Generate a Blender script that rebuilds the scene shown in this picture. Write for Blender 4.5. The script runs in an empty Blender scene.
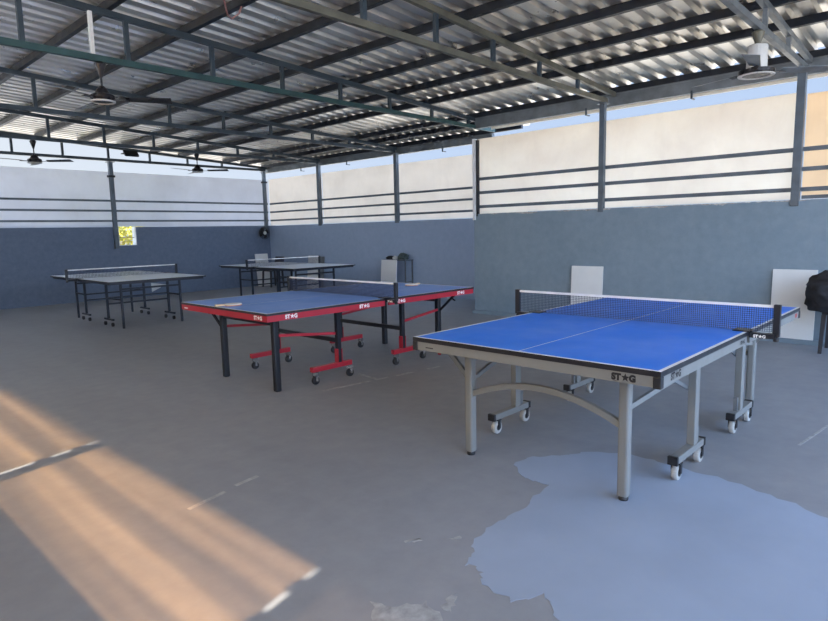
import bpy, bmesh, math, random
from mathutils import Vector, Matrix
random.seed(7)
C = bpy.context.scene.collection
SC = bpy.context.scene
pi = math.pi

# ------------------------------------------------------------------ materials
def ramp2(nt, fac, c0, c1, p0=0.0, p1=1.0):
    r = nt.nodes.new('ShaderNodeValToRGB')
    r.color_ramp.elements[0].position = p0; r.color_ramp.elements[0].color = (*c0, 1)
    r.color_ramp.elements[1].position = p1; r.color_ramp.elements[1].color = (*c1, 1)
    nt.links.new(fac, r.inputs[0])
    return r.outputs[0]

def noise(nt, scale, detail=4, rough=.55, stretch=None, dist=0.0, coord='Object'):
    tc = nt.nodes.new('ShaderNodeTexCoord'); src = tc.outputs[coord]
    if stretch:
        mp = nt.nodes.new('ShaderNodeMapping'); mp.inputs['Scale'].default_value = stretch
        nt.links.new(src, mp.inputs[0]); src = mp.outputs[0]
    n = nt.nodes.new('ShaderNodeTexNoise')
    n.inputs['Scale'].default_value = scale; n.inputs['Detail'].default_value = detail
    n.inputs['Roughness'].default_value = rough; n.inputs['Distortion'].default_value = dist
    nt.links.new(src, n.inputs['Vector'])
    return n.outputs['Fac']

def mixc(nt, fac, a, b, mode='MIX'):
    m = nt.nodes.new('ShaderNodeMix'); m.data_type = 'RGBA'; m.blend_type = mode
    if hasattr(fac, 'node'): nt.links.new(fac, m.inputs[0])
    else: m.inputs[0].default_value = fac
    for s, i in ((a, 6), (b, 7)):
        if hasattr(s, 'node'): nt.links.new(s, m.inputs[i])
        else: m.inputs[i].default_value = (*s, 1)
    return m.outputs[2]

def base(name):
    m = bpy.data.materials.new(name); m.use_nodes = True
    nt = m.node_tree; b = nt.nodes['Principled BSDF']
    return m, nt, b

def mat(name, col, rough=.5, metal=0.0, var=.12, scale=6.0, bump=0.0, spec=.5, rv=.08, coat=0.0):
    m, nt, b = base(name)
    f = noise(nt, scale)
    lo = tuple(max(0, c*(1-var)) for c in col); hi = tuple(min(1, c*(1+var)) for c in col)
    nt.links.new(ramp2(nt, f, lo, hi, .3, .7), b.inputs['Base Color'])
    rr = ramp2(nt, noise(nt, scale*1.7), (max(0, rough-rv),)*3, (min(1, rough+rv),)*3, .3, .7)
    nt.links.new(rr, b.inputs['Roughness'])
    b.inputs['Metallic'].default_value = metal
    b.inputs['Specular IOR Level'].default_value = spec
    if coat: b.inputs['Coat Weight'].default_value = coat; b.inputs['Coat Roughness'].default_value = .15
    if bump:
        bp = nt.nodes.new('ShaderNodeBump'); bp.inputs['Strength'].default_value = bump; bp.inputs['Distance'].default_value = .01
        nt.links.new(noise(nt, scale*6), bp.inputs['Height']); nt.links.new(bp.outputs[0], b.inputs['Normal'])
    return m

def floor_mat():
    m, nt, b = base('worn_grey_floor_paint')
    big = noise(nt, .55, 5, .6); fine = noise(nt, 7, 6, .65); streak = noise(nt, 2.2, 5, .6, (1.0, .22, 1))
    c = ramp2(nt, big, (.250, .268, .297), (.320, .335, .362), .3, .72)
    c = mixc(nt, .35, c, ramp2(nt, streak, (.195, .205, .225), (.335, .340, .350), .25, .8))
    sp = nt.nodes.new('ShaderNodeMath'); sp.operation = 'GREATER_THAN'; sp.inputs[1].default_value = .735
    nt.links.new(noise(nt, 5.5, 8, .72, None, .6), sp.inputs[0])
    ml = nt.nodes.new('ShaderNodeMath'); ml.operation = 'MULTIPLY'; ml.inputs[1].default_value = .4
    nt.links.new(sp.outputs[0], ml.inputs[0])
    c = mixc(nt, ml.outputs[0], c, (.42, .42, .41))
    c = mixc(nt, .12, c, ramp2(nt, fine, (.08, .08, .09), (.4, .4, .4), .3, .7))
    nt.links.new(c, b.inputs['Base Color'])
    nt.links.new(ramp2(nt, big, (.48,)*3, (.62,)*3, .3, .7), b.inputs['Roughness'])
    b.inputs['Specular IOR Level'].default_value = .4
    bp = nt.nodes.new('ShaderNodeBump'); bp.inputs['Strength'].default_value = .15; bp.inputs['Distance'].default_value = .004
    nt.links.new(fine, bp.inputs['Height']); nt.links.new(bp.outputs[0], b.inputs['Normal'])
    return m

def wall_mat(name, lo, hi, edge_z):
    """painted plaster; above edge_z (with a ragged line) the bare mortar shows."""
    m, nt, b = base(name)
    c = ramp2(nt, noise(nt, .9, 5, .6), lo, hi, .3, .7)
    c = mixc(nt, .12, c, ramp2(nt, noise(nt, 9, 6, .7), (.08, .1, .13), (.4, .44, .5), .3, .7))
    g = nt.nodes.new('ShaderNodeNewGeometry'); sx = nt.nodes.new('ShaderNodeSeparateXYZ')
    nt.links.new(g.outputs['Position'], sx.inputs[0])
    n = noise(nt, 3.2, 7, .7)
    a = nt.nodes.new('ShaderNodeMath'); a.operation = 'MULTIPLY_ADD'; a.inputs[1].default_value = -.16; a.inputs[2].default_value = .08
    nt.links.new(n, a.inputs[0])
    s = nt.nodes.new('ShaderNodeMath'); s.operation = 'ADD'
    nt.links.new(sx.outputs[2], s.inputs[0]); nt.links.new(a.outputs[0], s.inputs[1])
    gt = nt.nodes.new('ShaderNodeMath'); gt.operation = 'GREATER_THAN'; gt.inputs[1].default_value = edge_z
    nt.links.new(s.outputs[0], gt.inputs[0])
    mort = ramp2(nt, noise(nt, 14, 6, .7), (.2, .19, .18), (.6, .57, .52), .3, .7)
    c = mixc(nt, gt.outputs[0], c, mort)
    nt.links.new(c, b.inputs['Base Color'])
    b.inputs['Roughness'].default_value = .62; b.inputs['Specular IOR Level'].default_value = .35
    bp = nt.nodes.new('ShaderNodeBump'); bp.inputs['Strength'].default_value = .2; bp.inputs['Distance'].default_value = .006
    nt.links.new(noise(nt, 16, 6, .7), bp.inputs['Height']); nt.links.new(bp.outputs[0], b.inputs['Normal'])
    return m

def sheet_mat(name, col, clear=0.0, clear_col=(1, .8, .55), light_streaks=False):
    """milky plastic sheet: scatters light through, a little passes straight."""
    m = bpy.data.materials.new(name); m.use_nodes = True; nt = m.node_tree
    for n in list(nt.nodes):
        if n.type != 'OUTPUT_MATERIAL': nt.nodes.remove(n)
    out = nt.nodes['Material Output']
    f = noise(nt, 1.1, 5, .6, (1, 1, 1.6))
    c = ramp2(nt, f, tuple(v*.93 for v in col), tuple(min(1, v*1.03) for v in col), .3, .7)
    dirt = ramp2(nt, noise(nt, 2.6, 7, .7, (1, 1, .5), .5), (.88, .87, .86), (1, 1, 1), .25, .55)
    c = mixc(nt, .5, c, dirt, 'MULTIPLY')
    tr = nt.nodes.new('ShaderNodeBsdfTranslucent'); nt.links.new(c, tr.inputs[0])
    df = nt.nodes.new('ShaderNodeBsdfDiffuse'); nt.links.new(c, df.inputs[0])
    mx = nt.nodes.new('ShaderNodeMixShader'); mx.inputs[0].default_value = .2
    nt.links.new(tr.outputs[0], mx.inputs[1]); nt.links.new(df.outputs[0], mx.inputs[2])
    res = mx.outputs[0]
    if clear:
        tp = nt.nodes.new('ShaderNodeBsdfTransparent'); tp.inputs[0].default_value = (*clear_col, 1)
        m2 = nt.nodes.new('ShaderNodeMixShader')
        if light_streaks:
            w = noise(nt, 3.4, 3, .5, (.2, .06, 1.9))  # clarity bands in the unseen sheet, shaped to streak the floor light
            fr = ramp2(nt, w, (clear*.62,)*3, (min(1, clear*1.25),)*3, .36, .66)
            nt.links.new(fr, m2.inputs[0])
        else: m2.inputs[0].default_value = clear
        nt.links.new(res, m2.inputs[1]); nt.links.new(tp.outputs[0], m2.inputs[2]); res = m2.outputs[0]
    nt.links.new(res, out.inputs[0])
    return m

M = {}
M['floor'] = floor_mat()
M['patch'] = mat('fresh_floor_paint', (.315, .375, .475), .5, 0, .08, 1.6, .05, .4)
M['line'] = mat('worn_line_paint', (.36, .365, .37), .6, 0, .3, 20)
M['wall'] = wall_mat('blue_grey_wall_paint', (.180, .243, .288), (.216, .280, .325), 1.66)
M['wallb'] = wall_mat('blue_grey_wall_shaded', (.102, .142, .218), (.122, .164, .242), 1.75)  # same wall paint, darker and bluer: its shade is put into the colour
M['wallc'] = wall_mat('blue_grey_wall_lit', (.31, .40, .54), (.35, .44, .58), 1.68)  # same wall paint, lighter: the light on this wall is put into the colour
M['plaster'] = mat('outside_plaster', (.5, .48, .44), .8)
M['ground'] = mat('warm_bounce_ground', (.50, .43, .33), .9, 0, .15, .4)
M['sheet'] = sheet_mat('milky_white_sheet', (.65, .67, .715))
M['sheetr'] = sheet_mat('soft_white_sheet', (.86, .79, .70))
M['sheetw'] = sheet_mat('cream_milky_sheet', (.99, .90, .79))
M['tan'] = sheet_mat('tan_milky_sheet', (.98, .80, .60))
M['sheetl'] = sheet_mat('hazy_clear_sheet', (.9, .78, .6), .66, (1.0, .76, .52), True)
M['sheetb'] = sheet_mat('rear_fill_sheet', (.84, .84, .84))
M['sheetm'] = sheet_mat('reduced_clear_sheet', (.9, .8, .65), .2, (1.0, .78, .55))  # unseen sheet made less clear to dim part of the sun patch
M['steel'] = mat('dark_painted_steel', (.040, .058, .074), .42, .2, .25, 5)
M['steelg'] = mat('grey_painted_steel', (.16, .18, .195), .42, .3, .25, 5)
M['rust'] = mat('olive_primer_steel', (.13, .125, .095), .5, .2, .4, 3)
M['green'] = mat('green_primer_steel', (.030, .075, .075), .45, .2, .25, 4)
M['purlin'] = mat('black_blue_channel_steel', (.012, .017, .027), .45, .3, .25, 5)
M['post'] = mat('slate_post_paint', (.10, .125, .15), .45, .2, .2, 5)
M['white'] = mat('white_paint', (.78, .78, .76), .5)
M['cream'] = mat('cream_sheet_edge', (.85, .80, .70), .5)
M['board'] = mat('white_laminate', (.74, .75, .73), .45, 0, .04, 3)
M['edge'] = mat('grey_board_edge', (.35, .36, .37), .6)
M['black'] = mat('black_rubber', (.014, .015, .018), .5)
M['blackm'] = mat('black_powder_coat', (.012, .014, .020), .38, .1)
M['blue'] = mat('blue_table_paint', (.016, .195, .82), .48, 0, .05, 2, 0, .3)
M['blue2'] = mat('pale_blue_table_paint', (.17, .33, .74), .5, 0, .06, 2, 0, .35)  # paler blue than the foreground table top
M['slate'] = mat('slate_blue_table_paint', (.80, .89, 1.0), .36, 0, .04, 2, 0, .8)
M['tline'] = mat('white_table_line', (.78, .80, .82), .5)
M['gap'] = mat('black_table_edge', (.012, .013, .018), .45)
M['grey'] = mat('warm_grey_powder_coat', (.225, .228, .218), .45, .1, .05, 4)
M['greyd'] = mat('dim_grey_metal', (.20, .215, .225), .4, .3)
M['red'] = mat('red_powder_coat', (.42, .012, .030), .38, 0, .08, 4, 0, .5, .08, .3)
M['navy'] = mat('navy_powder_coat', (.016, .022, .038), .4, .1)
M['tyre'] = mat('pale_caster_tyre', (.42, .42, .40), .5)
M['tyred'] = mat('dark_caster_tyre', (.020, .020, .024), .5)
M['chrome'] = mat('chromed_steel', (.55, .55, .56), .25, .9)
M['net'] = mat('navy_net_cord', (.018, .026, .060), .7)
M['tape'] = mat('white_net_tape', (.80, .80, .80), .7)
M['letterd'] = mat('black_lettering', (.008, .008, .010), .5)
M['letterw'] = mat('white_lettering', (.85, .82, .80), .5)
M['batred'] = mat('red_bat_rubber', (.42, .05, .045), .55)
M['wood'] = mat('pale_bat_wood', (.62, .46, .30), .5, 0, .2, 14)
M['fan'] = mat('brown_black_fan_enamel', (.020, .018, .020), .3, .2)
M['fanw'] = mat('off_white_fan_enamel', (.58, .57, .54), .35)
M['cloth'] = mat('charcoal_cloth', (.022, .023, .028), .9, 0, .5, 9, .4)
M['cloth2'] = mat('dull_green_cloth', (.07, .095, .09), .9, 0, .5, 9, .4)
M['clothw'] = mat('off_white_cloth', (.6, .6, .58), .9)
M['chair'] = mat('dark_brown_plastic', (.028, .026, .030), .5)
M['cable'] = mat('dusty_pink_cable', (.35, .16, .14), .5)
M['leaf'] = mat('yellow_green_leaf', (.75, .66, .06), .5, 0, .35, 3)
M['twig'] = mat('brown_twig', (.16, .10, .05), .8)
M['lamp'] = mat('floodlight_glass', (.03, .03, .035), .15)

def roof_mat():
    m, nt, b = base('galvanised_roof_sheet')
    c = ramp2(nt, noise(nt, 1.2, 5, .6, (.35, 2, 1)), (.78, .745, .68), (.90, .87, .80), .3, .7)
    c = mixc(nt, .25, c, ramp2(nt, noise(nt, 5, 6, .7), (.2, .19, .19), (.7, .68, .64), .3, .7))
    nt.links.new(c, b.inputs['Base Color'])
    nt.links.new(ramp2(nt, noise(nt, 4, 4), (.26,)*3, (.40,)*3, .3, .7), b.inputs['Roughness'])
    b.inputs['Metallic'].default_value = .78
    return m
M['roof'] = roof_mat()

# ------------------------------------------------------------------ mesh builder
class MB:
    def __init__(s): s.bm = bmesh.new(); s.mi = 0
    def _face(s, vs):
        try:
            f = s.bm.faces.new(vs); f.material_index = s.mi; return f
        except ValueError: return None
    def hexa(s, p):
        v = [s.bm.verts.new(q) for q in p]
        for a in ((0, 3, 2, 1), (4, 5, 6, 7), (0, 1, 5, 4), (1, 2, 6, 5), (2, 3, 7, 6), (3, 0, 4, 7)): s._face([v[i] for i in a])
        return s
    def box(s, x0, x1, y0, y1, z0, z1):
        return s.hexa([(x0, y0, z0), (x1, y0, z0), (x1, y1, z0), (x0, y1, z0), (x0, y0, z1), (x1, y0, z1), (x1, y1, z1), (x0, y1, z1)])
    def bar(s, p0, p1, w, h, up=(0, 0, 1)):
        p0, p1, up = Vector(p0), Vector(p1), Vector(up)
        d = (p1-p0).normalized()
        if abs(d.dot(up)) > .98: up = Vector((1, 0, 0))
        a = d.cross(up).normalized()*w/2; b = a.cross(d).normalized()*h/2
        return s.hexa([p0-a-b, p0+a-b, p1+a-b, p1-a-b, p0-a+b, p0+a+b, p1+a+b, p1-a+b])
    def tube(s, pts, r, n=10, cap=True):
        pts = [Vector(p) for p in pts]; rings = []; prev = None
        for i, p in enumerate(pts):
            d = (pts[min(i+1, len(pts)-1)]-pts[max(i-1, 0)]).normalized()
            if prev is None:
                a = d.orthogonal().normalized()
            else:
                a = prev - d*prev.dot(d); a = a.normalized() if a.length > 1e-6 else d.orthogonal().normalized()
            prev = a; b = d.cross(a)
            rr = r[i] if isinstance(r, (list, tuple)) else r
            rings.append([s.bm.verts.new(p+(a*math.cos(t)+b*math.sin(t))*rr) for t in (2*pi*k/n for k in range(n))])
        for r0, r1 in zip(rings, rings[1:]):
            for k in range(n): s._face([r0[k], r0[(k+1) % n], r1[(k+1) % n], r1[k]])
        if cap: s._face(rings[0][::-1]); s._face(rings[-1])
        return s
    def lathe(s, c, prof, n=20, axis='Z'):
        """prof: (radius, height) pairs round an axis through c."""
        c = Vector(c); rings = []
        for r, z in prof:
            ring = []
            for k in range(n):
                t = 2*pi*k/n; x, y = r*math.cos(t), r*math.sin(t)
                o = {'Z': (x, y, z), 'Y': (x, z, y), 'X': (z, x, y)}[axis]
                ring.append(s.bm.verts.new(c+Vector(o)))
            rings.append(ring)
        for r0, r1 in zip(rings, rings[1:]):
            for k in range(n): s._face([r0[k], r0[(k+1) % n], r1[(k+1) % n], r1[k]])
        s._face(rings[0][::-1]); s._face(rings[-1]); return s
    def ring(s, c, prof, n=26):
        c = Vector(c); rings = [[s.bm.verts.new(c+Vector((r*math.cos(2*pi*k/n), r*math.sin(2*pi*k/n), z))) for k in range(n)] for r, z in prof]
        for i, r0 in enumerate(rings):
            r1 = rings[(i+1) % len(rings)]
            for k in range(n): s._face([r0[k], r0[(k+1) % n], r1[(k+1) % n], r1[k]])
        return s
    def prism(s, pts, z0, z1):
        lo = [s.bm.verts.new((x, y, z0)) for x, y in pts]; hi = [s.bm.verts.new((x, y, z1)) for x, y in pts]
        n = len(pts); s._face(lo[::-1]); s._face(hi)
        for k in range(n): s._face([lo[k], lo[(k+1) % n], hi[(k+1) % n], hi[k]])
        return s
    def build(s, name, m, parent=None, bevel=0, smooth=False):
        bmesh.ops.recalc_face_normals(s.bm, faces=s.bm.faces)
        me = bpy.data.meshes.new(name); s.bm.to_mesh(me); s.bm.free()
        for x in (m if isinstance(m, (list, tuple)) else [m]): me.materials.append(x)
        if smooth:
            for p in me.polygons: p.use_smooth = True
        o = bpy.data.objects.new(name, me); C.objects.link(o)
        if parent: o.parent = parent
        if bevel:
            b = o.modifiers.new('bevel', 'BEVEL'); b.width = bevel; b.segments = 2; b.limit_method = 'ANGLE'
        return o

def tag(o, label, cat, group=None):
    o['label'] = label; o['category'] = cat
    if group: o['group'] = group
    return o
def thing(name, label, cat, loc=(0, 0, 0), rz=0, group=None):
    o = bpy.data.objects.new(name, None); C.objects.link(o); o.empty_display_size = .1
    o.location = loc; o.rotation_euler = (0, 0, rz)
    return tag(o, label, cat, group)
def struct(o): o['kind'] = 'structure'; return o
def kids(o): return [c for c in bpy.data.objects if c.parent == o]
def copy_tree(o, parent=None):
    c = o.copy(); C.objects.link(c); c.parent = parent
    for k in kids(o): copy_tree(k, c)
    return c

def lettering(kind, size, m, parent, origin, xdir, updir, bold=.012, name='lettering'):
    """flat lettering: the four-letter mark with a star for its third letter, or plain text."""
    bm = bmesh.new()
    def put(txt, x0, s=1.0, y0=0.0):
        cu = bpy.data.curves.new('t', 'FONT'); cu.body = txt; cu.size = s; cu.offset = bold; cu.extrude = .012
        ob = bpy.data.objects.new('t', cu); C.objects.link(ob)
        dg = bpy.context.evaluated_depsgraph_get(); me = ob.evaluated_get(dg).to_mesh()
        w = max(v.co.x for v in me.vertices); off = len(bm.verts)
        vs = [bm.verts.new((v.co.x+x0, v.co.y+y0, v.co.z)) for v in me.vertices]
        for p in me.polygons:
            try: bm.faces.new([vs[i] for i in p.vertices])
            except ValueError: pass
        ob.evaluated_get(dg).to_mesh_clear(); bpy.data.objects.remove(ob); bpy.data.curves.remove(cu)
        return x0+w
    if kind == 'mark':
        x = put('ST', 0)+.12; cx, cy, R = x+.36, .34, .50
        pts = [(cx+(R if k % 2 == 0 else R*.45)*math.sin(pi*k/5), cy+(R if k % 2 == 0 else R*.42)*math.cos(pi*k/5)) for k in range(10)]
        lo = [bm.verts.new((a, b, -.01)) for a, b in pts]; hi = [bm.verts.new((a, b, .012)) for a, b in pts]
        bm.faces.new(hi); bm.faces.new(lo[::-1])
        for k in range(10): bm.faces.new([lo[k], lo[(k+1) % 10], hi[(k+1) % 10], hi[k]])
        put('G', x+.80)
    else: put(kind, 0)
    X = Vector(xdir).normalized(); Y = Vector(updir).normalized(); Z = X.cross(Y); O = Vector(origin)
    for v in bm.verts:
        c = v.co.copy(); v.co = O + X*c.x*size + Y*c.y*size + Z*(c.z*size*.2+.0008)
    me = bpy.data.meshes.new(name); bm.to_mesh(me); bm.free(); me.materials.append(m)
    o = bpy.data.objects.new(name, me); C.objects.link(o); o.parent = parent
    return o

# ------------------------------------------------------------------ plan (metres; x runs along the back wall, y away to the back)
XL, XR, XRR = -.73, 8.20, 9.75       # left wall, right wall (front part), right wall (rear part)
YB, YS, YF = 14.55, 6.22, -3.0       # back wall, step in the right wall, open front edge
WT = 1.65; PT = 2.88                 # top of low wall, top of sheets
def roof_z(x): return 3.215 + .055*(9.75-x)      # centre of top chords
TRUSS_Y = [14.55, 12.22, 9.53, 6.48, 3.96, 1.58]

# ---- floor
mb = MB()
mb.box(XL-.2, XR+.25, YF, YS, -.12, 0); fl = struct(mb.build('floor', M['floor']))
mb = MB(); mb.box(XL-.2, XRR+.2, YS, YB+.2, -.12, 0); f2 = mb.build('floor_slab', M['floor'], fl)
mb = MB(); mb.box(-60, 70, -60, 75, -.3, -.14); struct(mb.build('ground', M['ground']))  # unseen ground, coloured warm and pale to bounce light through the sheets
def ragged(pts, amp=.03, sub=5):
    out = []
    for i, p in enumerate(pts):
        q = pts[(i+1) % len(pts)]
        for k in range(sub):
            t = k/sub
            out.append((p[0]+(q[0]-p[0])*t+random.uniform(-amp, amp), p[1]+(q[1]-p[1])*t+random.uniform(-amp, amp)))
    return out
P = [(2.94, 1.96), (2.83, 1.80), (2.80, 1.65), (2.55, 1.60), (2.33, 1.60), (2.11, 1.60), (1.98, 1.53), (1.89, 1.48), (1.90, 1.41), (1.81, 1.34), (1.80, 1.21),
     (1.91, 1.13), (1.85, 1.05), (1.80, .98), (1.60, .70), (1.55, .35), (1.62, -.1), (1.9, -.6), (2.7, -.7), (3.15, -.3), (3.27, .26), (3.40, .58), (3.50, .90), (3.52, 1.25), (3.55, 1.50), (3.38, 1.74), (3.28, 1.78), (3.12, 1.93)]
MB().prism(ragged(P, .018, 5), .0002, .0016).build('paint_patch', M['patch'], fl)['label'] = 'fresh pale blue paint patch on the floor'
for pts in ([(1.36, 1.50), (1.44, 1.60), (1.50, 1.50), (1.58, 1.44), (1.55, 1.33), (1.40, 1.26), (1.28, 1.30)], [(1.60, 1.38), (1.70, 1.40), (1.68, 1.36), (1.60, 1.34)],
            [(1.86, 1.83), (1.93, 1.79), (1.90, 1.77), (1.86, 1.79)], [(2.02, 1.68), (2.06, 1.65), (2.04, 1.63)]):
    MB().prism(ragged(pts, .012, 4), .0002, .0014).build('paint_smear', M['line'], fl)
def line(p, q, w=.045, gaps=((0, 1),)):
    p, q = Vector((*p, 0)), Vector((*q, 0))
    m = MB()
    for a, b in gaps:
        m.bar(p+(q-p)*a+Vector((0, 0, .0008)), p+(q-p)*b+Vector((0, 0, .0008)), w, .001)
    m.build('court_line', M['line'], fl)
line((3.30, 4.22), (5.05, 3.98), .04, ((0, .30), (.33, .42), (.47, .60), (.70, .80)))
line((3.95, 4.46), (3.90, 4.13), .035)
line((1.36, 2.90), (1.60, 2.95), .03); line((1.68, 2.98), (1.84, 3.0), .03)
line((4.37, .74), (4.94, .67), .018)

# ---- walls
mb = MB()
mb.box(XL-.2, 5.66, YB, YB+.18, -.1, WT).box(6.06, XRR+.2, YB, YB+.18, -.1, WT).box(5.66, 6.06, YB, YB+.18, -.1, 1.225)
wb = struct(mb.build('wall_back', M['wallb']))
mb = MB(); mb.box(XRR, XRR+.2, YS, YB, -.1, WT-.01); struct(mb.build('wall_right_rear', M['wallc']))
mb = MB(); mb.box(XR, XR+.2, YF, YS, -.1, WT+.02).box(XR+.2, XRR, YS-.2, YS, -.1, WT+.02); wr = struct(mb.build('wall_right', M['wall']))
MB().box(XR-.07, XR, YF, YS, 0, .055).build('plinth', M['wall'], wr)
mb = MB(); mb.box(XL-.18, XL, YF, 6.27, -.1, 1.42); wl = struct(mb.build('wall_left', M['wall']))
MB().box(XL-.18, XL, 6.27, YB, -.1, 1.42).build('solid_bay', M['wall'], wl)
MB().box(XL-.10, XL-.094, 6.29, YB, 1.42, roof_z(XL)+.03).build('wall_sheet', M['sheetb'], wl)  # unseen sheet, added to let more light into the rear
MB().box(-2.60, -2.555, YF-.4, YB+.5, roof_z(-2.57)+.06, roof_z(-2.57)+.215).build('sun_edge_board', M['steelg'], wl)  # unseen board, added to give the sun patch a straight edge
SL = {.0: (-.81, .03), 1: (1.345, .022), 2: (3.80, .022), 3: (6.245, .0)}
for k, (y, sw) in SL.items():
    MB().box(XL-.04, XL+.04, y-.07, y+.035, 1.42, roof_z(XL)).build('wall_post', M['post'], wl)
    for z in (1.79, 2.02, 2.245): MB().box(XL-.05, XL+.03, y+.035, y+.075, z-.016, z+.016).build('slit_block', M['post'], wl)  # unseen blocks, added to break the sun slits into dashes
MB().box(XL-.04, XL+.02, 1.38, 1.42, 1.42, 1.79).box(XL-.04, XL+.02, 1.38, 1.42, 2.17, roof_z(XL)).build('slit_mask', M['post'], wl)  # unseen strip, added to shorten one sun dash on the floor
for y0, y1 in ((-2.95, -.86), (-.76, 1.31), (1.402, 3.755), (3.857, 6.19)):
    MB().box(XL-.05, XL-.044, y0, y1, 1.42, PT).build('wall_sheet', M['sheetl'] if y0 > 1 else M['sheetm'], wl)
mb = MB(); mb.box(XL-.2, XR+.2, YF-.2, YF, -.1, .35); struct(mb.build('wall_front', M['wall']))

# window opening in the low back wall, white reveal
mb = MB(); mb.box(6.045, 6.06, YB-.004, YB+.18, 1.225, WT).box(5.66, 6.045, YB-.004, YB+.18, 1.222, 1.235).box(5.66, 5.672, YB-.004, YB+.18, 1.235, WT)
w1 = struct(mb.build('window_1', M['white']))
MB().box(5.672, 6.045, YB+.08, YB+.10, 1.40, 1.414).build('window_bar', M['twig'], w1)

# ---- pale sheets above the walls
def sheet(x0, x1, y0, y1, z0, z1, m, label, group):
    o = MB().box(x0, x1, y0, y1, z0, z1).build('wall_sheet', m); return tag(o, label, 'wall sheet', group)
gb, gr = 'milky sheets above the back wall', 'milky sheets above the right wall'
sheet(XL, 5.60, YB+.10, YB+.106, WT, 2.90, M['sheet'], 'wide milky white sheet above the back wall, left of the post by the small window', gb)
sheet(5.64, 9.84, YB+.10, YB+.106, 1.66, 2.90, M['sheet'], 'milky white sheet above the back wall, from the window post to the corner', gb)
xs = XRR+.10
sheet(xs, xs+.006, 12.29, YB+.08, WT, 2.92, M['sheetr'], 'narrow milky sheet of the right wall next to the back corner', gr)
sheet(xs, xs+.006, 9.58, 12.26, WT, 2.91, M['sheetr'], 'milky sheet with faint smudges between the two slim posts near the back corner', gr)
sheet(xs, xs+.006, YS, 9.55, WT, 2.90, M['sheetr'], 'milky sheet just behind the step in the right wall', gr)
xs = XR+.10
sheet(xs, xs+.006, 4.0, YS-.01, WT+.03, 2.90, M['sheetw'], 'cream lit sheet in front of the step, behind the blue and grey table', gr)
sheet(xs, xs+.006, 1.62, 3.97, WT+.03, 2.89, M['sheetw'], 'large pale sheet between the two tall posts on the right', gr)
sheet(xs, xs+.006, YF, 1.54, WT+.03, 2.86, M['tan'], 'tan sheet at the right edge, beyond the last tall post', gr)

# ---- posts
def post(x, y, z0, z1, w, m, label, collar=None):
    t = thing('steel_post', label, 'post', (x, y, z0), 0, 'steel roof posts')
    MB().box(-w/2, w/2, -w/2, w/2, 0, z1-z0).build('shaft', m, t, .004)
    MB().box(-w*.9, w*.9, -w*.9, w*.9, z1-z0-.012, z1-z0+.002).build('cap_plate', m, t)
    if collar: MB().box(-w*.85, w*.85, -w*.6, w*.6, collar-z0-.025, collar-z0+.02).build('collar', M['black'], t)
    return t
post(5.585, YB-.045, 1.16, 3.11, .085, M['post'], 'dark post on the back wall left of the small yellow window', 2.79)
post(9.62, YB-.045, 1.55, 3.11, .08, M['post'], 'slim post in the back corner where the two walls meet', 2.83)
post(9.74, 12.26, 1.60, 3.11, .085, M['post'], 'slim post on the right wall nearest to the back corner')
post(9.74, 9.53, 1.60, 3.11, .085, M['post'], 'post on the right wall midway between the back corner and the step')
post(XR+.02, 3.97, 1.62, 3.12, .075, M['post'], 'tall grey post under the roof corner above the blue and grey table')
post(XR+.02, 1.585, 1.60, 3.14, .085, M['post'], 'rightmost tall grey post, beside the tan sheet')
t = thing('steel_post', 'short dark and white post on the step of the right wall', 'post', (XR+.02, YS-.045, 1.60), 0, 'steel roof posts')
MB().box(-.02, .03, -.035, .0, .03, 1.27).build('shaft', M['blackm'], t)
MB().box(-.05, .03, .005, .05, -.03, 1.29).build('white_strip', M['white'], t)['label'] = 'white strip along the dark post'

# ---- rails in front of the sheets
nm = {1.79: 'lowest', 2.02: 'middle', 2.245: 'top'}
for z in nm:
    o = MB().box(XL, 9.74, YB+.0005, YB+.035, z-.022, z+.022).build('guard_rail', M['post']); tag(o, f'{nm[z]} of the three dark rails along the back wall', 'rail', 'guard rails of the back wall')
    o = MB().box(XRR+.036, XRR+.07, YS, YB-.01, z-.022, z+.022).build('guard_rail', M['post']); tag(o, f'{nm[z]} of the three rails on the right wall behind the step', 'rail', 'guard rails of the right wall')
    o = MB().box(XR+.066, XR+.097, YF, YS-.01, z-.024, z+.024).build('guard_rail', M['post']); tag(o, f'{nm[z]} of the three rails on the right wall in front of the step', 'rail', 'guard rails of the right wall')
o = MB().box(XR+.05, XR+.09, YF, 1.53, WT+.03, WT+.07).build('sheet_sill', M['post']); tag(o, 'dark sill bar under the tan sheet at the right edge', 'bar')

# ---- roof
def corrugated():
    m = MB(); pitch, rib, h = .225, .105, .05
    prof = []; y = YF-.4
    while y < YB+.5:
        prof += [(y, 0), (y+pitch-rib, 0), (y+pitch-rib+.02, h), (y+pitch-.02, h)]; y += pitch
    rows = {}
    def V(x, i):
        if (x, i) not in rows: rows[x, i] = m.bm.verts.new((x, prof[i][0], roof_z(x)+.120+prof[i][1]))
        return rows[x, i]
    xs = [-2.55, 1.6, 5.2, 8.70, 10.0]
    for i in range(len(prof)-1):
        for a, b in zip(xs, xs[1:]):
            if a >= 8.65 and prof[i][0] < YS-.05: continue
            m._face([V(a, i), V(b, i), V(b, i+1), V(a, i+1)])
    return m
rf = struct(corrugated().build('ceiling', M['roof']))
so = rf.modifiers.new('thickness', 'SOLIDIFY'); so.thickness = .002; so.offset = 1

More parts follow.
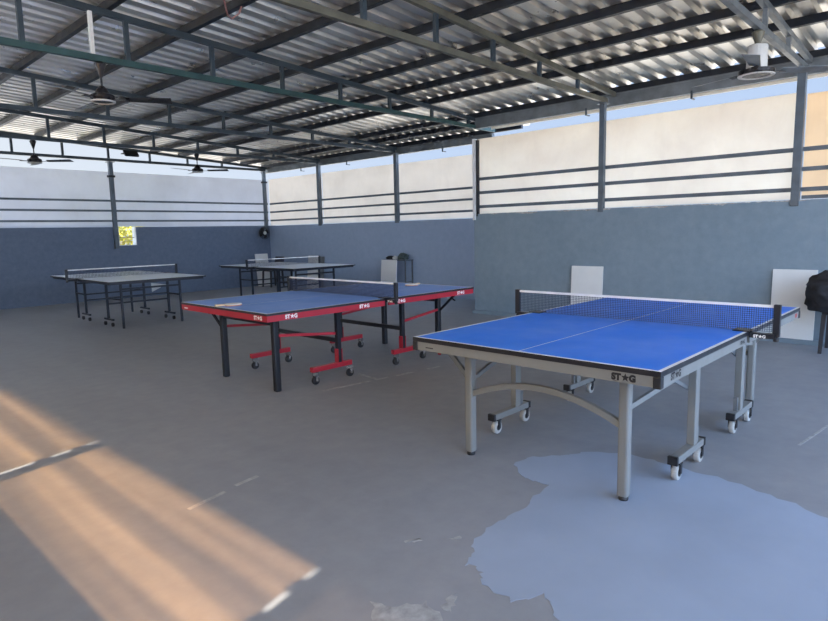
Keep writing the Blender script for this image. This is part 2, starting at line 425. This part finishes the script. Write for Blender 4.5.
PX = [-1.9, -.9, .05, .95, 1.80, 2.60, 3.42, 4.25, 5.08, 5.92, 6.70, 7.40, 8.62]
def ordinal(n): return ['first', 'second', 'third', 'fourth', 'fifth', 'sixth', 'seventh', 'eighth', 'ninth', 'tenth', 'eleventh', 'twelfth', 'thirteenth', 'fourteenth', 'fifteenth'][n]
for i, x in enumerate(PX):
    z = roof_z(x)
    mb = MB(); mb.box(x-.028, x+.028, YF-.3, YB+.3, z+.032, z+.116)
    o = mb.build('roof_purlin', M['purlin']); tag(o, f'dark steel purlin under the roof sheets, {ordinal(len(PX)-1-i)} in from the right wall eave', 'purlin', 'roof purlins')
x = 9.15
for x, lb in ((9.15, 'first short dark purlin inside the rear eave beam'), (9.81, 'short dark purlin on top of the rear eave beam')):
  o = MB().box(x-.028, x+.028, YS+.1, YB+.3, roof_z(x)+.032, roof_z(x)+.116).build('roof_purlin', M['purlin'])
  tag(o, lb, 'purlin', 'roof purlins')


tl = ['roof truss right above the back wall', 'second roof truss from the back wall, carrying two ceiling fans', 'third roof truss from the back wall',
      'roof truss that ends at the step of the right wall, carrying the near ceiling fan', 'olive and rust stained roof truss ending at the post above the blue table', 'roof truss at the top right corner with the white shrouded fan']
for j, (y, lab) in enumerate(zip(TRUSS_Y, tl)):
    xe = 9.75 if y > 7 else (9.2 if y > 6 else 8.55)
    xl = (9.70 if y > 7 else 9.15 if y > 6 else 8.30)
    t = thing('roof_truss', lab, 'truss', (0, y, 3.16), 0, 'roof trusses')
    mt = M['rust'] if j == 4 else M['steelg'] if j == 5 else M['steel']
    x0 = -1.6; zb = 0
    mb = MB(); mb.bar((x0, 0, roof_z(x0)-3.16), (xe, 0, roof_z(xe)-3.16), .05, .062).build('top_chord', mt, t)
    MB().box(x0, xl, -.025, .025, -.03, .03).build('bottom_chord', M['green'] if j == 3 else mt, t)
    x = -1.0
    while x < xe-.5:
        if roof_z(x)-3.16 > .07:
            MB().box(x-.022, x+.022, -.02, .02, .03, roof_z(x)-3.16-.03).build('strut', M['steel'] if j == 4 else mt, t)
        x += .94
    if j == 3:
        MB().box(2.40, 2.435, -.03, .005, .03, roof_z(2.4)-3.16-.03).build('strut', M['white'], t)['label'] = 'white painted strut'

# eaves
def eave(x, y0, y1, z0, z1, lab, ys):
    global ev
    t = thing('eave_beam', lab, 'beam', (x, y0, z0), 0, 'grey eave beams')
    ev = t
    MB().box(-.03, .05, 0, y1-y0, 0, z1-z0).build('channel', M['steelg'], t)
    MB().box(-.045, -.03, 0, y1-y0, z1-z0-.015, z1-z0).build('lip', M['steelg'], t)
    for y in ys:
        MB().box(-.05, -.032, y-y0-.012, y-y0+.012, -.06, .03).box(-.05, .06, y-y0-.012, y-y0+.012, -.075, -.06).build('bracket', M['steel'], t)
eave(9.80, YS+.75, YB+.3, 3.09, 3.235, 'grey eave beam over the rear part of the right wall', (13.0, 11.2, 8.2))
eave(8.60, YF-.3, YS+.25, 3.13, 3.305, 'grey eave beam over the front part of the right wall', (4.4, 2.9, 1.2))
MB().box(.10, .12, 0, YS-YF+.3, -.03, .05).box(.05, .10, 0, YS-YF+.3, .038, .045).build('fascia_strip', M['cream'], ev)['label'] = 'cream strip along the outside of the beam'

# ---- table tennis tables
TH = .76
def table_top(parent, sgn, mtop, hw=.7625, hl=1.37, th=.022, lw=.02, gap=.004):
    m = MB(); x0, x1 = gap/2, hl
    xs = [x0, x1-lw, x1]; ys = [-hw, -hw+lw, -.003, .003, hw-lw, hw]
    g = {(i, j): m.bm.verts.new((sgn*x, y, TH)) for i, x in enumerate(xs) for j, y in enumerate(ys)}
    for i in range(2):
        for j in range(5):
            m.mi = 1 if (i == 1 or j in (0, 2, 4)) else 0
            m._face([g[i, j], g[i+1, j], g[i+1, j+1], g[i, j+1]])
    m.mi = 2
    b = [m.bm.verts.new((sgn*x, y, TH-th)) for x, y in ((x0, -hw), (x1, -hw), (x1, hw), (x0, hw))]
    m._face(b)
    n, k = 2, 5
    side = [(b[0], b[1], [g[i, 0] for i in range(3)]), (b[1], b[2], [g[2, j] for j in range(6)]), (b[2], b[3], [g[2-i, 5] for i in range(3)]), (b[3], b[0], [g[0, 5-j] for j in range(6)])]
    for p, q, up in side: m._face([p, q]+up[::-1])
    return m.build('tabletop', [mtop, M['tline'], M['gap']], parent)

def caster_bar(t, x0, x1, y, z, w, h, mbar, mty, wr=.045, cap=True, fork=True):
    bar = MB().box(x0, x1, y-w/2, y+w/2, z-h/2, z+h/2).build('caster_bar', mbar, t, .004)
    for x, s in ((x0, -1), (x1, 1)):
        if cap: MB().box(min(x, x+s*.022), max(x, x+s*.022), y-w/2-.003, y+w/2+.003, z-h/2-.003, z+h/2+.003).build('end_cap', M['black'], bar, .003)
        wx = x - s*.03 + .014
        MB().lathe((wx, y, wr), [(wr*.5, -.017), (wr*.92, -.016), (wr, -.008), (wr, .008), (wr*.92, .016), (wr*.5, .017)], 18, 'Y').build('caster_wheel', mty, bar)
        if not fork and cap: MB().lathe((wx, y, wr), [(wr*.42, -.0195), (wr*.42, .0195)], 12, 'Y').build('wheel_hub', M['tyre'], bar)
        if fork:
            MB().lathe((wx, y, wr), [(wr*.48, -.0195), (wr*.48, .0195)], 12, 'Y').build('wheel_hub', M['black'], bar)
            mb = MB()
            for d in (-.024, .024): mb.box(wx-.012, wx+.012, y+d-.003, y+d+.003, wr*.9, wr*2+.01)
            mb.box(wx-.02, wx+.02, y-.027, y+.027, wr*2+.006, z-h/2).build('wheel_fork', M['black'] if mty == M['tyre'] else M['chrome'], bar)
    return bar

def apron(t, sgn, m, th, ah, setb=.004, corner=False, hw=.7625, hl=1.37):
    z1 = TH-th; z0 = z1-ah; mb = MB(); e = hl-setb; s = hw-setb
    def bx(x0, x1, y0, y1): mb.box(min(sgn*x0, sgn*x1), max(sgn*x0, sgn*x1), y0, y1, z0, z1-.0005)
    bx(e-.025, e, -s, s); bx(.03, e-.025, s-.025, s); bx(.03, e-.025, -s, -s+.025)
    a = mb.build('apron', m, t)
    if corner:
        for y in (-1, 1):
            MB().box(min(sgn*(hl-.035), sgn*(hl+.002)), max(sgn*(hl-.035), sgn*(hl+.002)), min(y*(hw-.035), y*(hw+.002)), max(y*(hw-.035), y*(hw+.002)), z0-.004, z1).build('corner_guard', M['black'], t, .004)
    return a

def leg(t, x, y, w, ztop, m, foot=True, z0=0):
    l = MB().box(x-w/2, x+w/2, y-w/2, y+w/2, z0+(.02 if foot else 0), ztop).build('leg', m, t, w*.22)
    if foot: MB().lathe((x, y, 0), [(w*.42, 0), (w*.46, .012), (w*.40, .021)], 14).build('leg_foot', M['black'], l)
    return l

# blue table with warm grey frame
t = thing('table_tennis_table', 'bright blue table tennis table with warm grey frame in the right foreground', 'table tennis table', (4.045, 1.740, 0), -.010, 'table tennis tables')
ap = {}
for s in (-1, 1):
    table_top(t, s, M['blue'], th=.026)
    ap[s] = apron(t, s, M['grey'], .026, .052, corner=True)
    for y in (-.50, .50):
        leg(t, s*1.135, y, .056, TH-.03, M['grey'])
        MB().bar((s*1.11, y, .485), (s*.45, y*1.2, .60), .018, .028).build('leg_brace', M['grey'], t)
    # arched brace between the two legs of this half
    m = MB(); N = 18; pts = []
    for k in range(N+1):
        v = -1+2*k/N; pts.append(Vector((s*1.135, v*.475, .400+.110*(1-v*v))))
    for a, b in zip(pts, pts[1:]): m.bar(a, b, .03, .034, (0, 0, 1))
    m.build('arched_brace', M['grey'], t)
    u0, u1, up_ = (.34, .75, .47) if s < 0 else (.27, .67, .42)
    for y in (-.61, .61):
        caster_bar(t, *sorted((s*u0, s*u1)), y, .125, .05, .042, M['grey'], M['tyre'])
        MB().box(s*up_-.032, s*up_+.032, y-.022, y+.022, .145, TH-.08).build('caster_post', M['grey'], t, .004)
        if s < 0: MB().bar((s*up_, y*.95, .47), (s*.70, y*.92, .57), .012, .020).build('fold_strut', M['greyd'], t)
        else: MB().bar((s*up_, y*.95, .52), (s*.10, y*.92, .68), .012, .022).build('fold_strut', M['greyd'], t)
        MB().box(s*(up_-.06)-.010, s*(up_-.06)+.010, y-.012, y+.012, .145, .24).build('fold_stop', M['greyd'], t)
    MB().box(s*up_-.018, s*up_+.018, -.588, .588, .63, .66).build('cross_bar', M['greyd'], t)
    yb = -s*.5
    br = MB().bar((s*1.135, yb-s*.02, .50), (s*1.15, yb-s*.20, .685), .022, .028).build('latch_brace', M['greyd'], t)
    if s < 0: MB().tube([(s*1.15, yb-s*.205, .655), (s*1.15, yb-s*.235, .640), (s*1.15, yb-s*.24, .615)], .012, 8).build('latch_handle', M['red'], br)['label'] = 'red latch handle'
lettering('mark', .042, M['letterd'], ap[-1], (-1.366, -.530, TH-.066), (0, -1, 0), (0, 0, 1), .075)
lettering('TABLE', .009, M['letterd'], ap[-1], (-1.366, -.535, TH-.0755), (0, -1, 0), (0, 0, 1), .0)
lettering('mark', .046, M['letterd'], ap[-1], (-1.24, -.7585, TH-.064), (1, 0, 0), (0, 0, 1), .055)
lettering('mark', .030, M['letterd'], ap[-1], (-.16, -.7585, TH-.062), (1, 0, 0), (0, 0, 1), .05)
MB().box(1.22, 1.28, -.7590, -.7586, TH-.066, TH-.036).build('sticker', M['batred'], ap[1])['label'] = 'small reddish sticker'
MB().box(-1.3668, -1.3664, .60, .66, TH-.060, TH-.054).build('sticker', M['letterd'], ap[-1])

# blue table with red and black frame
t = thing('table_tennis_table', 'blue table tennis table with red apron and black legs in the middle', 'table tennis table', (4.136, 4.965, 0), -.012, 'table tennis tables')
for s in (-1, 1):
    table_top(t, s, M['blue2'], th=.020)
    ap[s] = apron(t, s, M['red'], .020, .052)
    for y in (-.45, .45): leg(t, s*1.10, y, .058, TH-.03, M['blackm'], False)
    MB().box(s*1.10-.016, s*1.10+.016, -.42, .42, .60, .645).build('cross_bar', M['blackm'], t)
    for y in (-.52, .52):
        caster_bar(t, *sorted((s*.29, s*.77)), y, .145, .05, .048, M['red'], M['tyred'], .04, False)
        p = MB().box(s*.44-.022, s*.44+.022, y-.022, y+.022, .165, TH-.075).build('caster_post', M['blackm'], t, .003)
        MB().box(s*.44-.027, s*.44-.020, y-.026, y+.026, .165, .30).box(s*.44+.020, s*.44+.027, y-.026, y+.026, .165, .30).build('post_sleeve', M['red'], p)['label'] = 'red sleeve at the foot of the black post'
        MB().bar((s*1.07, y*.9, .51), (s*.46, y*.97, .45), .016, .026).build('leg_brace', M['red'], t)
    MB().box(s*.44-.014, s*.44+.014, -.50, .50, .36, .40).build('cross_bar', M['blackm'], t)
    yb = -s*.45
    br = MB().bar((s*1.10, yb-s*.03, .50), (s*1.12, yb-s*.24, .69), .016, .024).build('latch_brace', M['blackm'], t)
    MB().tube([(s*1.115, yb-s*.20, .645), (s*1.115, yb-s*.245, .625)], .010, 8).build('latch_handle', M['blackm'], br)
R = ap[-1]; Q = ap[1]
lettering('mark', .045, M['letterw'], R, (-1.3668, -.56, TH-.060), (0, -1, 0), (0, 0, 1), .05)
lettering('mark', .045, M['letterw'], R, (-1.19, -.7590, TH-.060), (1, 0, 0), (0, 0, 1), .05)
lettering('mark', .045, M['letterw'], R, (-.36, -.7590, TH-.060), (1, 0, 0), (0, 0, 1), .05)
lettering('mark', .045, M['letterw'], Q, (.13, -.7590, TH-.060), (1, 0, 0), (0, 0, 1), .05)
lettering('mark', .045, M['letterw'], Q, (1.08, -.7590, TH-.060), (1, 0, 0), (0, 0, 1), .05)
MB().box(-1.3672, -1.3666, .63, .70, TH-.058, TH-.046).build('sticker', M['letterw'], R)

# two slate tables at the back
t3 = t = thing('table_tennis_table', 'slate blue table tennis table on thin dark legs, back left by the yellow window', 'table tennis table', (4.202, 10.67, 0), 1.5585, 'table tennis tables')
for s in (-1, 1):
    table_top(t, s, M['slate'], th=.020)
    apron(t, s, M['navy'], .020, .030, .03)
    for y in (-.47, .47): leg(t, s*1.02, y, .034, TH-.03, M['navy'], False)
    MB().box(s*1.02-.012, s*1.02+.012, -.46, .46, .60, .63).build('cross_bar', M['navy'], t)
    for y in (-.50, .50):
        caster_bar(t, *sorted((s*.33, s*.70)), y, .11, .03, .028, M['navy'], M['tyred'], .032, False, False)
        MB().box(s*.50-.016, s*.50+.016, y-.016, y+.016, .12, TH-.05).build('caster_post', M['navy'], t)
        MB().bar((s*1.0, y*.95, .45), (s*.50, y*.98, .45), .016, .022).build('leg_brace', M['navy'], t)
    for z in (.34, .44): MB().box(s*.50-.011, s*.50+.011, -.49, .49, z, z+.024).build('cross_bar', M['navy'], t)
t4 = copy_tree(t3); t4.location = (7.484, 10.664, 0); t4.rotation_euler = (0, 0, 1.5609)
t4['label'] = 'slate blue table tennis table on thin dark legs, in the back corner'

# ---- nets
def net(loc, rz, label, hn=.155, st=.0021, pitch=.0125, mark=True, ext=.132):
    t = thing('table_tennis_net', label, 'net', loc, rz, 'table tennis nets'); W = .7625+ext
    m = MB(); n = int(2*W/pitch)
    for k in range(n+1):
        y = -W+2*W*k/n; m.box(-st/2, st/2, y-st/2, y+st/2, .004, hn-.012)
    k = 0
    while .006+k*pitch < hn-.014:
        z = .006+k*pitch; m.box(-st/2, st/2, -W, W, z-st/2, z+st/2); k += 1
    m.build('net_mesh', M['net'], t)
    MB().box(-.004, .004, -W, W, hn-.015, hn+.001).build('top_tape', M['tape'], t)
    for s in (-1, 1):
        p = MB().box(-.014, .014, s*W-.019+s*.012, s*W+.019+s*.012, -.022, hn+.006).build('net_post', M['blackm'], t, .004)
        MB().lathe((0, s*(W+.012), -.052), [(.012, 0), (.016, .004), (.016, .018), (.008, .03)], 12).build('clamp_screw', M['black'], p)
        a, b = sorted((s*(.7625+.004), s*(W+.012)))
        c = MB().box(-.022, .022, a, b, -.036, -.006).box(-.05, .05, min(s*.68, s*(.7625+.01)), max(s*.68, s*(.7625+.01)), .0012, .007).box(-.028, .028, min(s*.7665, s*.785), max(s*.7665, s*.785), -.006, .007).build('clamp', M['blackm'], t)
        if mark and s == -1: lettering('mark', .024, M['letterw'], c, (-.0224, -.79, -.033), (0, -1, 0), (0, 0, 1), .05)
    return t
net((4.045, 1.740, TH+.0005), -.010, 'net with white top tape across the bright blue foreground table', .165)
net((4.136, 4.965, TH+.0005), -.012, 'net clamped across the table with the red apron', .155, .0030, ext=.110)
net((4.202, 10.67, TH+.0005), 1.5585, 'net across the slate table by the yellow window', .150, .0036, .022, False)
net((7.484, 10.664, TH+.0005), 1.5609, 'net across the slate table in the back corner', .150, .0036, .022, False)

# ---- bats on the red table
def bat(loc, rz, label):
    t = thing('table_tennis_bat', label, 'bat', loc, rz, 'table tennis bats')
    def outline(r, n=28): return [(.005+r*1.04*math.cos(2*pi*k/n), r*.98*math.sin(2*pi*k/n)) for k in range(n)]
    MB().prism(outline(.078), .0045, .0115).build('blade', M['wood'], t)
    MB().prism(outline(.076), .0, .0045).build('rubber', M['batred'], t)
    MB().prism(outline(.076), .0115, .016).build('rubber', M['board'], t)
    MB().hexa([(.07, -.012, .001), (.17, -.016, -.0), (.17, .016, -.0), (.07, .012, .001), (.07, -.012, .017), (.17, -.016, .021), (.17, .016, .021), (.07, .012, .017)]).build('handle', M['wood'], t, .004)
    return t
bat((2.93, 5.02, TH+.001), 2.9, 'pale topped bat lying on the near left corner of the table with the red apron')
bat((5.27, 4.95, TH+.001), .15, 'reddish bat lying on the far half of the table with the red apron')

# white sheet on the underframe of the slate table
o = MB().hexa([(4.87, 11.195, .395), (4.88, 11.195, .395), (5.16, 11.215, .51), (4.87, 11.215, .56), (4.87, 11.20, .395), (4.88, 11.20, .395), (5.16, 11.22, .51), (4.87, 11.22, .56)]).build('white_card', M['board']); tag(o, 'white card tucked under the slate table by the yellow window', 'card')

# ---- white boards leaning on the walls
def board(x, y, w, h, facing, label, lean=.10, z=0.0, m_='board'):
    """a board whose foot stands at (x, y); facing 'x' leans on the right wall, 'y' on the back wall."""
    t = thing('white_board', label, 'board', (x, y, z), 0 if facing == 'x' else pi/2, 'white boards leaning on the walls')
    m = MB().hexa([(-.012, -w/2, 0.001), (.012, -w/2, 0.001), (.012, w/2, 0.001), (-.012, w/2, 0.001), (-.012+lean, -w/2, h), (.012+lean, -w/2, h), (.012+lean, w/2, h), (-.012+lean, w/2, h)])
    m.build('panel', M[m_], t, .002)
    return t
b1 = board(8.145, 4.15, .49, .79, 'x', 'white board leaning on the right wall behind the blue table, near the net', .04, .056)
b2 = board(8.145, 1.535, .45, .81, 'x', 'white board leaning on the right wall beside the chair with jackets', .04, .056)
board(9.36, 9.50, .47, .79, 'x', 'white board leaning on a grey stand with a bag and cloths on top', .06)
board(9.60, 12.52, .47, .84, 'x', 'white board behind the right end of the corner slate table', .10)
board(9.64, 12.36, .44, .82, 'x', 'dark panel added as the right edge of a white board, behind the corner slate table', .09, 0, 'greyd')  # panel added to give the white board a dark right edge
board(9.40, 14.40, .40, .88, 'y', 'white board standing in the back corner below the round wall fan', .10)

# ---- chairs and the things on them
def make_chair():
    t = thing('plastic_chair', '', 'chair', (0, 0, 0), 0, 'dark chairs along the right wall')
    MB().box(-.20, .20, -.20, .20, .42, .45).build('seat', M['chair'], t, .012)
    m = MB(); N = 8
    for k in range(N):
        a0, a1 = -.20+.40*k/N, -.20+.40*(k+1)/N
        c0, c1 = .03*(1-(a0/.2)**2), .03*(1-(a1/.2)**2)
        m.hexa([(.185+c0, a0, .50), (.205+c0, a0, .50), (.205+c1, a1, .50), (.185+c1, a1, .50), (.245+c0, a0, .80), (.262+c0, a0, .80), (.262+c1, a1, .80), (.245+c1, a1, .80)])
    m.build('backrest', M['chair'], t)
    for y in (-.18, .18): MB().bar((.185, y, .44), (.215, y, .56), .025, .03).build('back_frame', M['chair'], t)
    for x, y in ((-.18, -.18), (-.18, .18), (.18, -.18), (.18, .18)):
        MB().hexa([(x*1.12-.016, y*1.08-.016, 0), (x*1.12+.016, y*1.08-.016, 0), (x*1.12+.016, y*1.08+.016, 0), (x*1.12-.016, y*1.08+.016, 0), (x-.02, y-.02, .421), (x+.02, y-.02, .421), (x+.02, y+.02, .421), (x-.02, y+.02, .421)]).build('leg', M['chair'], t)
    return t
c1 = make_chair(); c1.location = (7.86, .97, 0); c1['label'] = 'dark chair at the right edge, buried under black jackets'
c3 = copy_tree(c1); c3.location = (9.38, 13.95, 0); c3['label'] = 'dark chair in the back corner, right of the white board under the fan'
t = thing('metal_stand', 'grey metal stand behind a white board, with a bag and cloths on top', 'stand', (9.58, 9.40, 0))
MB().box(-.13, .13, -.36, .36, .775, .795).build('top', M['post'], t)
for x, y in ((-.11, -.34), (-.11, .34), (.11, -.34), (.11, .34)): MB().box(x-.012, x+.012, y-.012, y+.012, 0, .775).build('leg', M['steelg'], t)
MB().box(-.11, .11, -.348, -.332, .30, .32).box(-.11, .11, .332, .348, .30, .32).build('foot_bar', M['steelg'], t)

def lump(name, loc, scale, m, seed, amp=.25, flat=None, label='', cat=''):
    bm = bmesh.new(); bmesh.ops.create_icosphere(bm, subdivisions=4, radius=1)
    from mathutils import noise as mn
    for v in bm.verts:
        p = v.co.normalized()
        d = 1+amp*mn.noise(p*1.6+Vector((seed, 0, 0)))+amp*.55*mn.noise(p*4+Vector((0, seed, 0)))-abs(mn.noise(p*3+Vector((0, 0, seed))))*amp*.8
        q = p*d; v.co = Vector((q.x*scale[0], q.y*scale[1], q.z*scale[2]))
        if flat is not None and v.co.z < flat: v.co.z = flat
    me = bpy.data.meshes.new(name); bm.to_mesh(me); bm.free(); me.materials.append(m)
    for p in me.polygons: p.use_smooth = True
    o = bpy.data.objects.new(name, me); C.objects.link(o); o.location = loc
    if label: tag(o, label, cat)
    return o
lump('jacket_heap', (7.74, 1.055, .63), (.25, .30, .26), M['cloth'], 3.1, .24, -.175, 'heap of black jackets piled on the chair at the right edge', 'jackets')
lump('folded_cloth', (9.58, 9.62, .825), (.09, .11, .05), M['cloth'], 5.7, .3, -.028, 'black cloth bundle at the left end of the grey stand', 'cloth')
lump('folded_towel', (9.55, 9.44, .83), (.06, .055, .05), M['clothw'], 1.2, .2, -.032, 'small white towel between the two bundles on the grey stand', 'towel')
lump('shoulder_bag', (9.58, 9.22, .85), (.10, .14, .09), M['cloth2'], 8.2, .35, -.052, 'dull green bag at the right end of the grey stand', 'bag')

# ---- ceiling fans
def ceiling_fan(x, y, ztop, zmot, rz, label, shroud=False, span=.64):
    t = thing('ceiling_fan', label, 'ceiling fan', (x, y, zmot), rz, 'ceiling fans'); L = ztop-zmot
    MB().lathe((0, 0, L), [(.012, -.15), (.045, -.05), (.055, -.02), (.03, 0)], 16).build('canopy', M['fan'] if not shroud else M['rust'], t)
    MB().tube([(0, 0, .06), (0, 0, L-.1)], .010, 8).build('down_rod', M['fan'], t)
    if shroud:
        MB().lathe((0, 0, 0), [(.085, -.005), (.085, .19), (.075, .20)], 22).build('shroud', M['fanw'], t)['label'] = 'off white motor cover'
        MB().lathe((0, 0, 0), [(.13, -.06), (.15, -.05), (.15, -.02), (.10, -.006)], 26).build('motor_housing', M['fan'], t)
        MB().ring((0, 0, 0), [(.118, -.066), (.15, -.066), (.152, -.060), (.116, -.060)]).build('trim_ring', M['fanw'], t)
    else:
        MB().lathe((0, 0, 0), [(.05, -.055), (.10, -.045), (.115, -.02), (.11, .01), (.07, .03), (.05, .07), (.02, .10)], 20).build('motor_housing', M['fan'], t)
        MB().ring((0, 0, 0), [(.095, -.060), (.112, -.056), (.116, -.044), (.095, -.048)]).build('trim_ring', M['fanw'], t)
    for k in range(3):
        a = 2*pi*k/3; c, s = math.cos(a), math.sin(a)
        m = MB()
        def pt(r, w, z): return (r*c-w*s, r*s+w*c, z)
        z = -.025
        m.hexa([pt(.21, -.045, z+.012), pt(span, -.068, z+.014), pt(span, .068, z-.012), pt(.21, .045, z-.010), pt(.21, -.045, z+.015), pt(span, -.068, z+.017), pt(span, .068, z-.009), pt(.21, .045, z-.007)])
        b = m.build('blade', M['fan'] if not shroud else M['steelg'], t)
        MB().hexa([pt(.09, -.018, z-.006), pt(.25, -.024, z-.016), pt(.25, .024, z-.008), pt(.09, .018, z-.006), pt(.09, -.018, z+.002), pt(.25, -.024, z-.0125), pt(.25, .024, z-.003), pt(.09, .018, z+.002)]).build('blade_arm', M['fan'], b)
    return t
ceiling_fan(2.48, 6.48, 3.13, 2.80, math.radians(-32), 'dark ceiling fan nearest the camera at upper left')
ceiling_fan(3.44, 12.22, 3.13, 2.79, math.radians(-45), 'dark ceiling fan at far left, in front of the back wall')
ceiling_fan(6.48, 12.22, 3.13, 2.80, math.radians(-45), 'dark ceiling fan left of the back corner, above the slate tables')
ceiling_fan(6.31, 1.58, 3.13, 2.80, math.radians(-50), 'fan with white motor cover at the top right', True)

# ---- round wall fan in the back corner
t = thing('wall_fan', 'round black fan with pale hub high in the back corner', 'wall fan', (9.46, YB-.15, 1.45), 0)
m = MB()
for r in (.165, .125, .085): m.tube([(r*math.cos(2*pi*k/24), -.05+.02*(r/.165), r*math.sin(2*pi*k/24)) for k in range(25)], .006, 6, False)
for k in range(12):
    a = 2*pi*k/12; m.tube([(.04*math.cos(a), -.055, .04*math.sin(a)), (.165*math.cos(a), -.03, .165*math.sin(a))], .004, 5)
m.build('cage', M['black'], t)
m = MB()
for k in range(4):
    a = pi*k/2+.4; m.hexa([(.02*math.cos(a), -.012, .02*math.sin(a)), (.15*math.cos(a-.45), -.012, .15*math.sin(a-.45)), (.155*math.cos(a+.1), 0, .155*math.sin(a+.1)), (.13*math.cos(a+.5), .01, .13*math.sin(a+.5)),
            (.02*math.cos(a), -.008, .02*math.sin(a)), (.15*math.cos(a-.45), -.008, .15*math.sin(a-.45)), (.155*math.cos(a+.1), .004, .155*math.sin(a+.1)), (.13*math.cos(a+.5), .014, .13*math.sin(a+.5))])
m.build('blades', M['black'], t)
MB().lathe((0, -.05, 0), [(.02, -.02), (.045, -.012), (.05, .0), (.03, .02)], 16, 'Y').build('hub', M['clothw'], t)['label'] = 'pale hub'
MB().lathe((0, 0, 0), [(.06, .015), (.075, .03), (.07, .07), (.03, .09)], 18, 'Y').build('motor', M['black'], t)
MB().box(-.02, .02, .07, .149, -.03, .01).box(-.04, .04, .139, .149, -.08, .06).build('wall_bracket', M['black'], t)

# ---- floodlight under the truss of the back wall
t = thing('flood_light', 'black floodlight hanging on the truss above the back wall', 'floodlight', (6.02, 14.44, 3.33), 0)
m = MB(); m.hexa([(-.16, -.10, -.085), (.16, -.10, -.085), (.16, .0, .03), (-.16, .0, .03), (-.16, -.12, -.06), (.16, -.12, -.06), (.16, -.02, .055), (-.16, -.02, .055)]); m.build('housing', M['black'], t, .004)
MB().hexa([(-.14, -.105, -.0905), (.14, -.105, -.0905), (.14, -.01, .0185), (-.14, -.01, .0185), (-.14, -.1045, -.0895), (.14, -.1045, -.0895), (.14, -.0095, .0195), (-.14, -.0095, .0195)]).build('lens', M['lamp'], t)
MB().box(-.17, -.16, -.06, .09, -.03, -.01).box(.16, .17, -.06, .09, -.03, -.01).box(-.17, .17, .075, .09, -.03, -.01).build('yoke', M['black'], t)

# ---- loose cable by the roof
o = MB().tube([(2.94, 4.95, 3.60), (3.00, 5.03, 3.55), (3.09, 5.13, 3.48), (3.20, 5.28, 3.45), (3.31, 5.39, 3.46), (3.40, 5.40, 3.53), (3.42, 5.38, 3.60)], .008, 8).build('loose_cable', M['cable'])
tag(o, 'dusty pink cable dangling from a roof purlin near the top edge', 'cable')

# ---- yellow shrub outside the small window
t = thing('yellow_shrub', 'yellow green shrub seen through the small opening in the back wall', 'shrub', (5.95, 16.0, -.14), 0)
m = MB()
for k in range(9):
    a = k*.7; m.tube([(0, 0, 0), (.15*math.cos(a), .15*math.sin(a), .6), (.55*math.cos(a), .4*math.sin(a), 1.5+.2*math.sin(k*2.3))], [.03, .02, .006], 6)
m.build('stems', M['twig'], t)
m = MB()
for k in range(4200):
    a, r = random.uniform(0, 2*pi), random.random()**.5
    c = Vector((1.0*r*math.cos(a), .7*r*math.sin(a), 1.0+1.0*random.random()))
    if (c.z-1.5)**2/.4+r*r*.9 > 1.1: continue
    d = Vector((random.uniform(-1, 1), random.uniform(-1, 1), random.uniform(-.6, .9))).normalized(); e = d.orthogonal().normalized()*.022; L = .085
    v = [m.bm.verts.new(p) for p in (c, c+d*L*.5+e, c+d*L, c+d*L*.5-e)]; m._face(v)
m.build('foliage', M['leaf'], t)

# ------------------------------------------------------------------ light
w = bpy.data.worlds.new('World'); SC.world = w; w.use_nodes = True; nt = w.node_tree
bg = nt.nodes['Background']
tc = nt.nodes.new('ShaderNodeTexCoord'); sx = nt.nodes.new('ShaderNodeSeparateXYZ'); nt.links.new(tc.outputs['Generated'], sx.inputs[0])
elev = ramp2(nt, sx.outputs[2], (.66, .79, 1.0), (.36, .58, 1.0), .02, .50)
# sky brightened behind the camera to light the interior, whitish towards the back wall
def dotv(v):
    d = nt.nodes.new('ShaderNodeVectorMath'); d.operation = 'DOT_PRODUCT'; d.inputs[1].default_value = v
    nt.links.new(tc.outputs['Generated'], d.inputs[0]); return d.outputs['Value']
white = ramp2(nt, dotv((-.25, .97, 0)), (0, 0, 0), (1, 1, 1), .45, 1.0)
col = mixc(nt, white, elev, (.88, .94, 1.0))
SUN = Vector((-math.cos(math.radians(14)), -math.sin(math.radians(14)), .95)).normalized()
back_fill = nt.nodes.new('ShaderNodeMapRange'); back_fill.inputs[1].default_value = -.3; back_fill.inputs[2].default_value = 1.0; back_fill.inputs[3].default_value = .50; back_fill.inputs[4].default_value = 5.0
nt.links.new(dotv(Vector((-.62, -.70, .35)).normalized()), back_fill.inputs[0])
nt.links.new(col, bg.inputs[0]); nt.links.new(back_fill.outputs[0], bg.inputs[1])

sun = bpy.data.lights.new('sun', 'SUN'); sun.energy = 8.0; sun.color = (1.0, .90, .76); sun.angle = math.radians(.75)
so_ = bpy.data.objects.new('sun', sun); C.objects.link(so_); so_.location = (-20, -6, 20)
so_.rotation_euler = (-SUN).to_track_quat('-Z', 'Y').to_euler()

# ------------------------------------------------------------------ camera
cam = bpy.data.cameras.new('camera'); co = bpy.data.objects.new('camera', cam); C.objects.link(co)
r_, u_, f_ = Vector((.67976, -.73312, -.02165)), Vector((.11002, .07274, .99126)), Vector((.72514, .67620, -.13010))
mw = Matrix((r_, u_, -f_)).transposed().to_4x4(); mw.translation = (0, 0, 1.4056); co.matrix_world = mw
cam.sensor_width = 36; cam.lens = 36*603.43/828; cam.clip_start = .05; cam.clip_end = 300
SC.camera = co
SC.view_settings.view_transform = 'Standard'; SC.view_settings.look = 'None'
SC.view_settings.gamma = 1; SC.view_settings.use_curve_mapping = False
SC.view_settings.exposure = 0.9
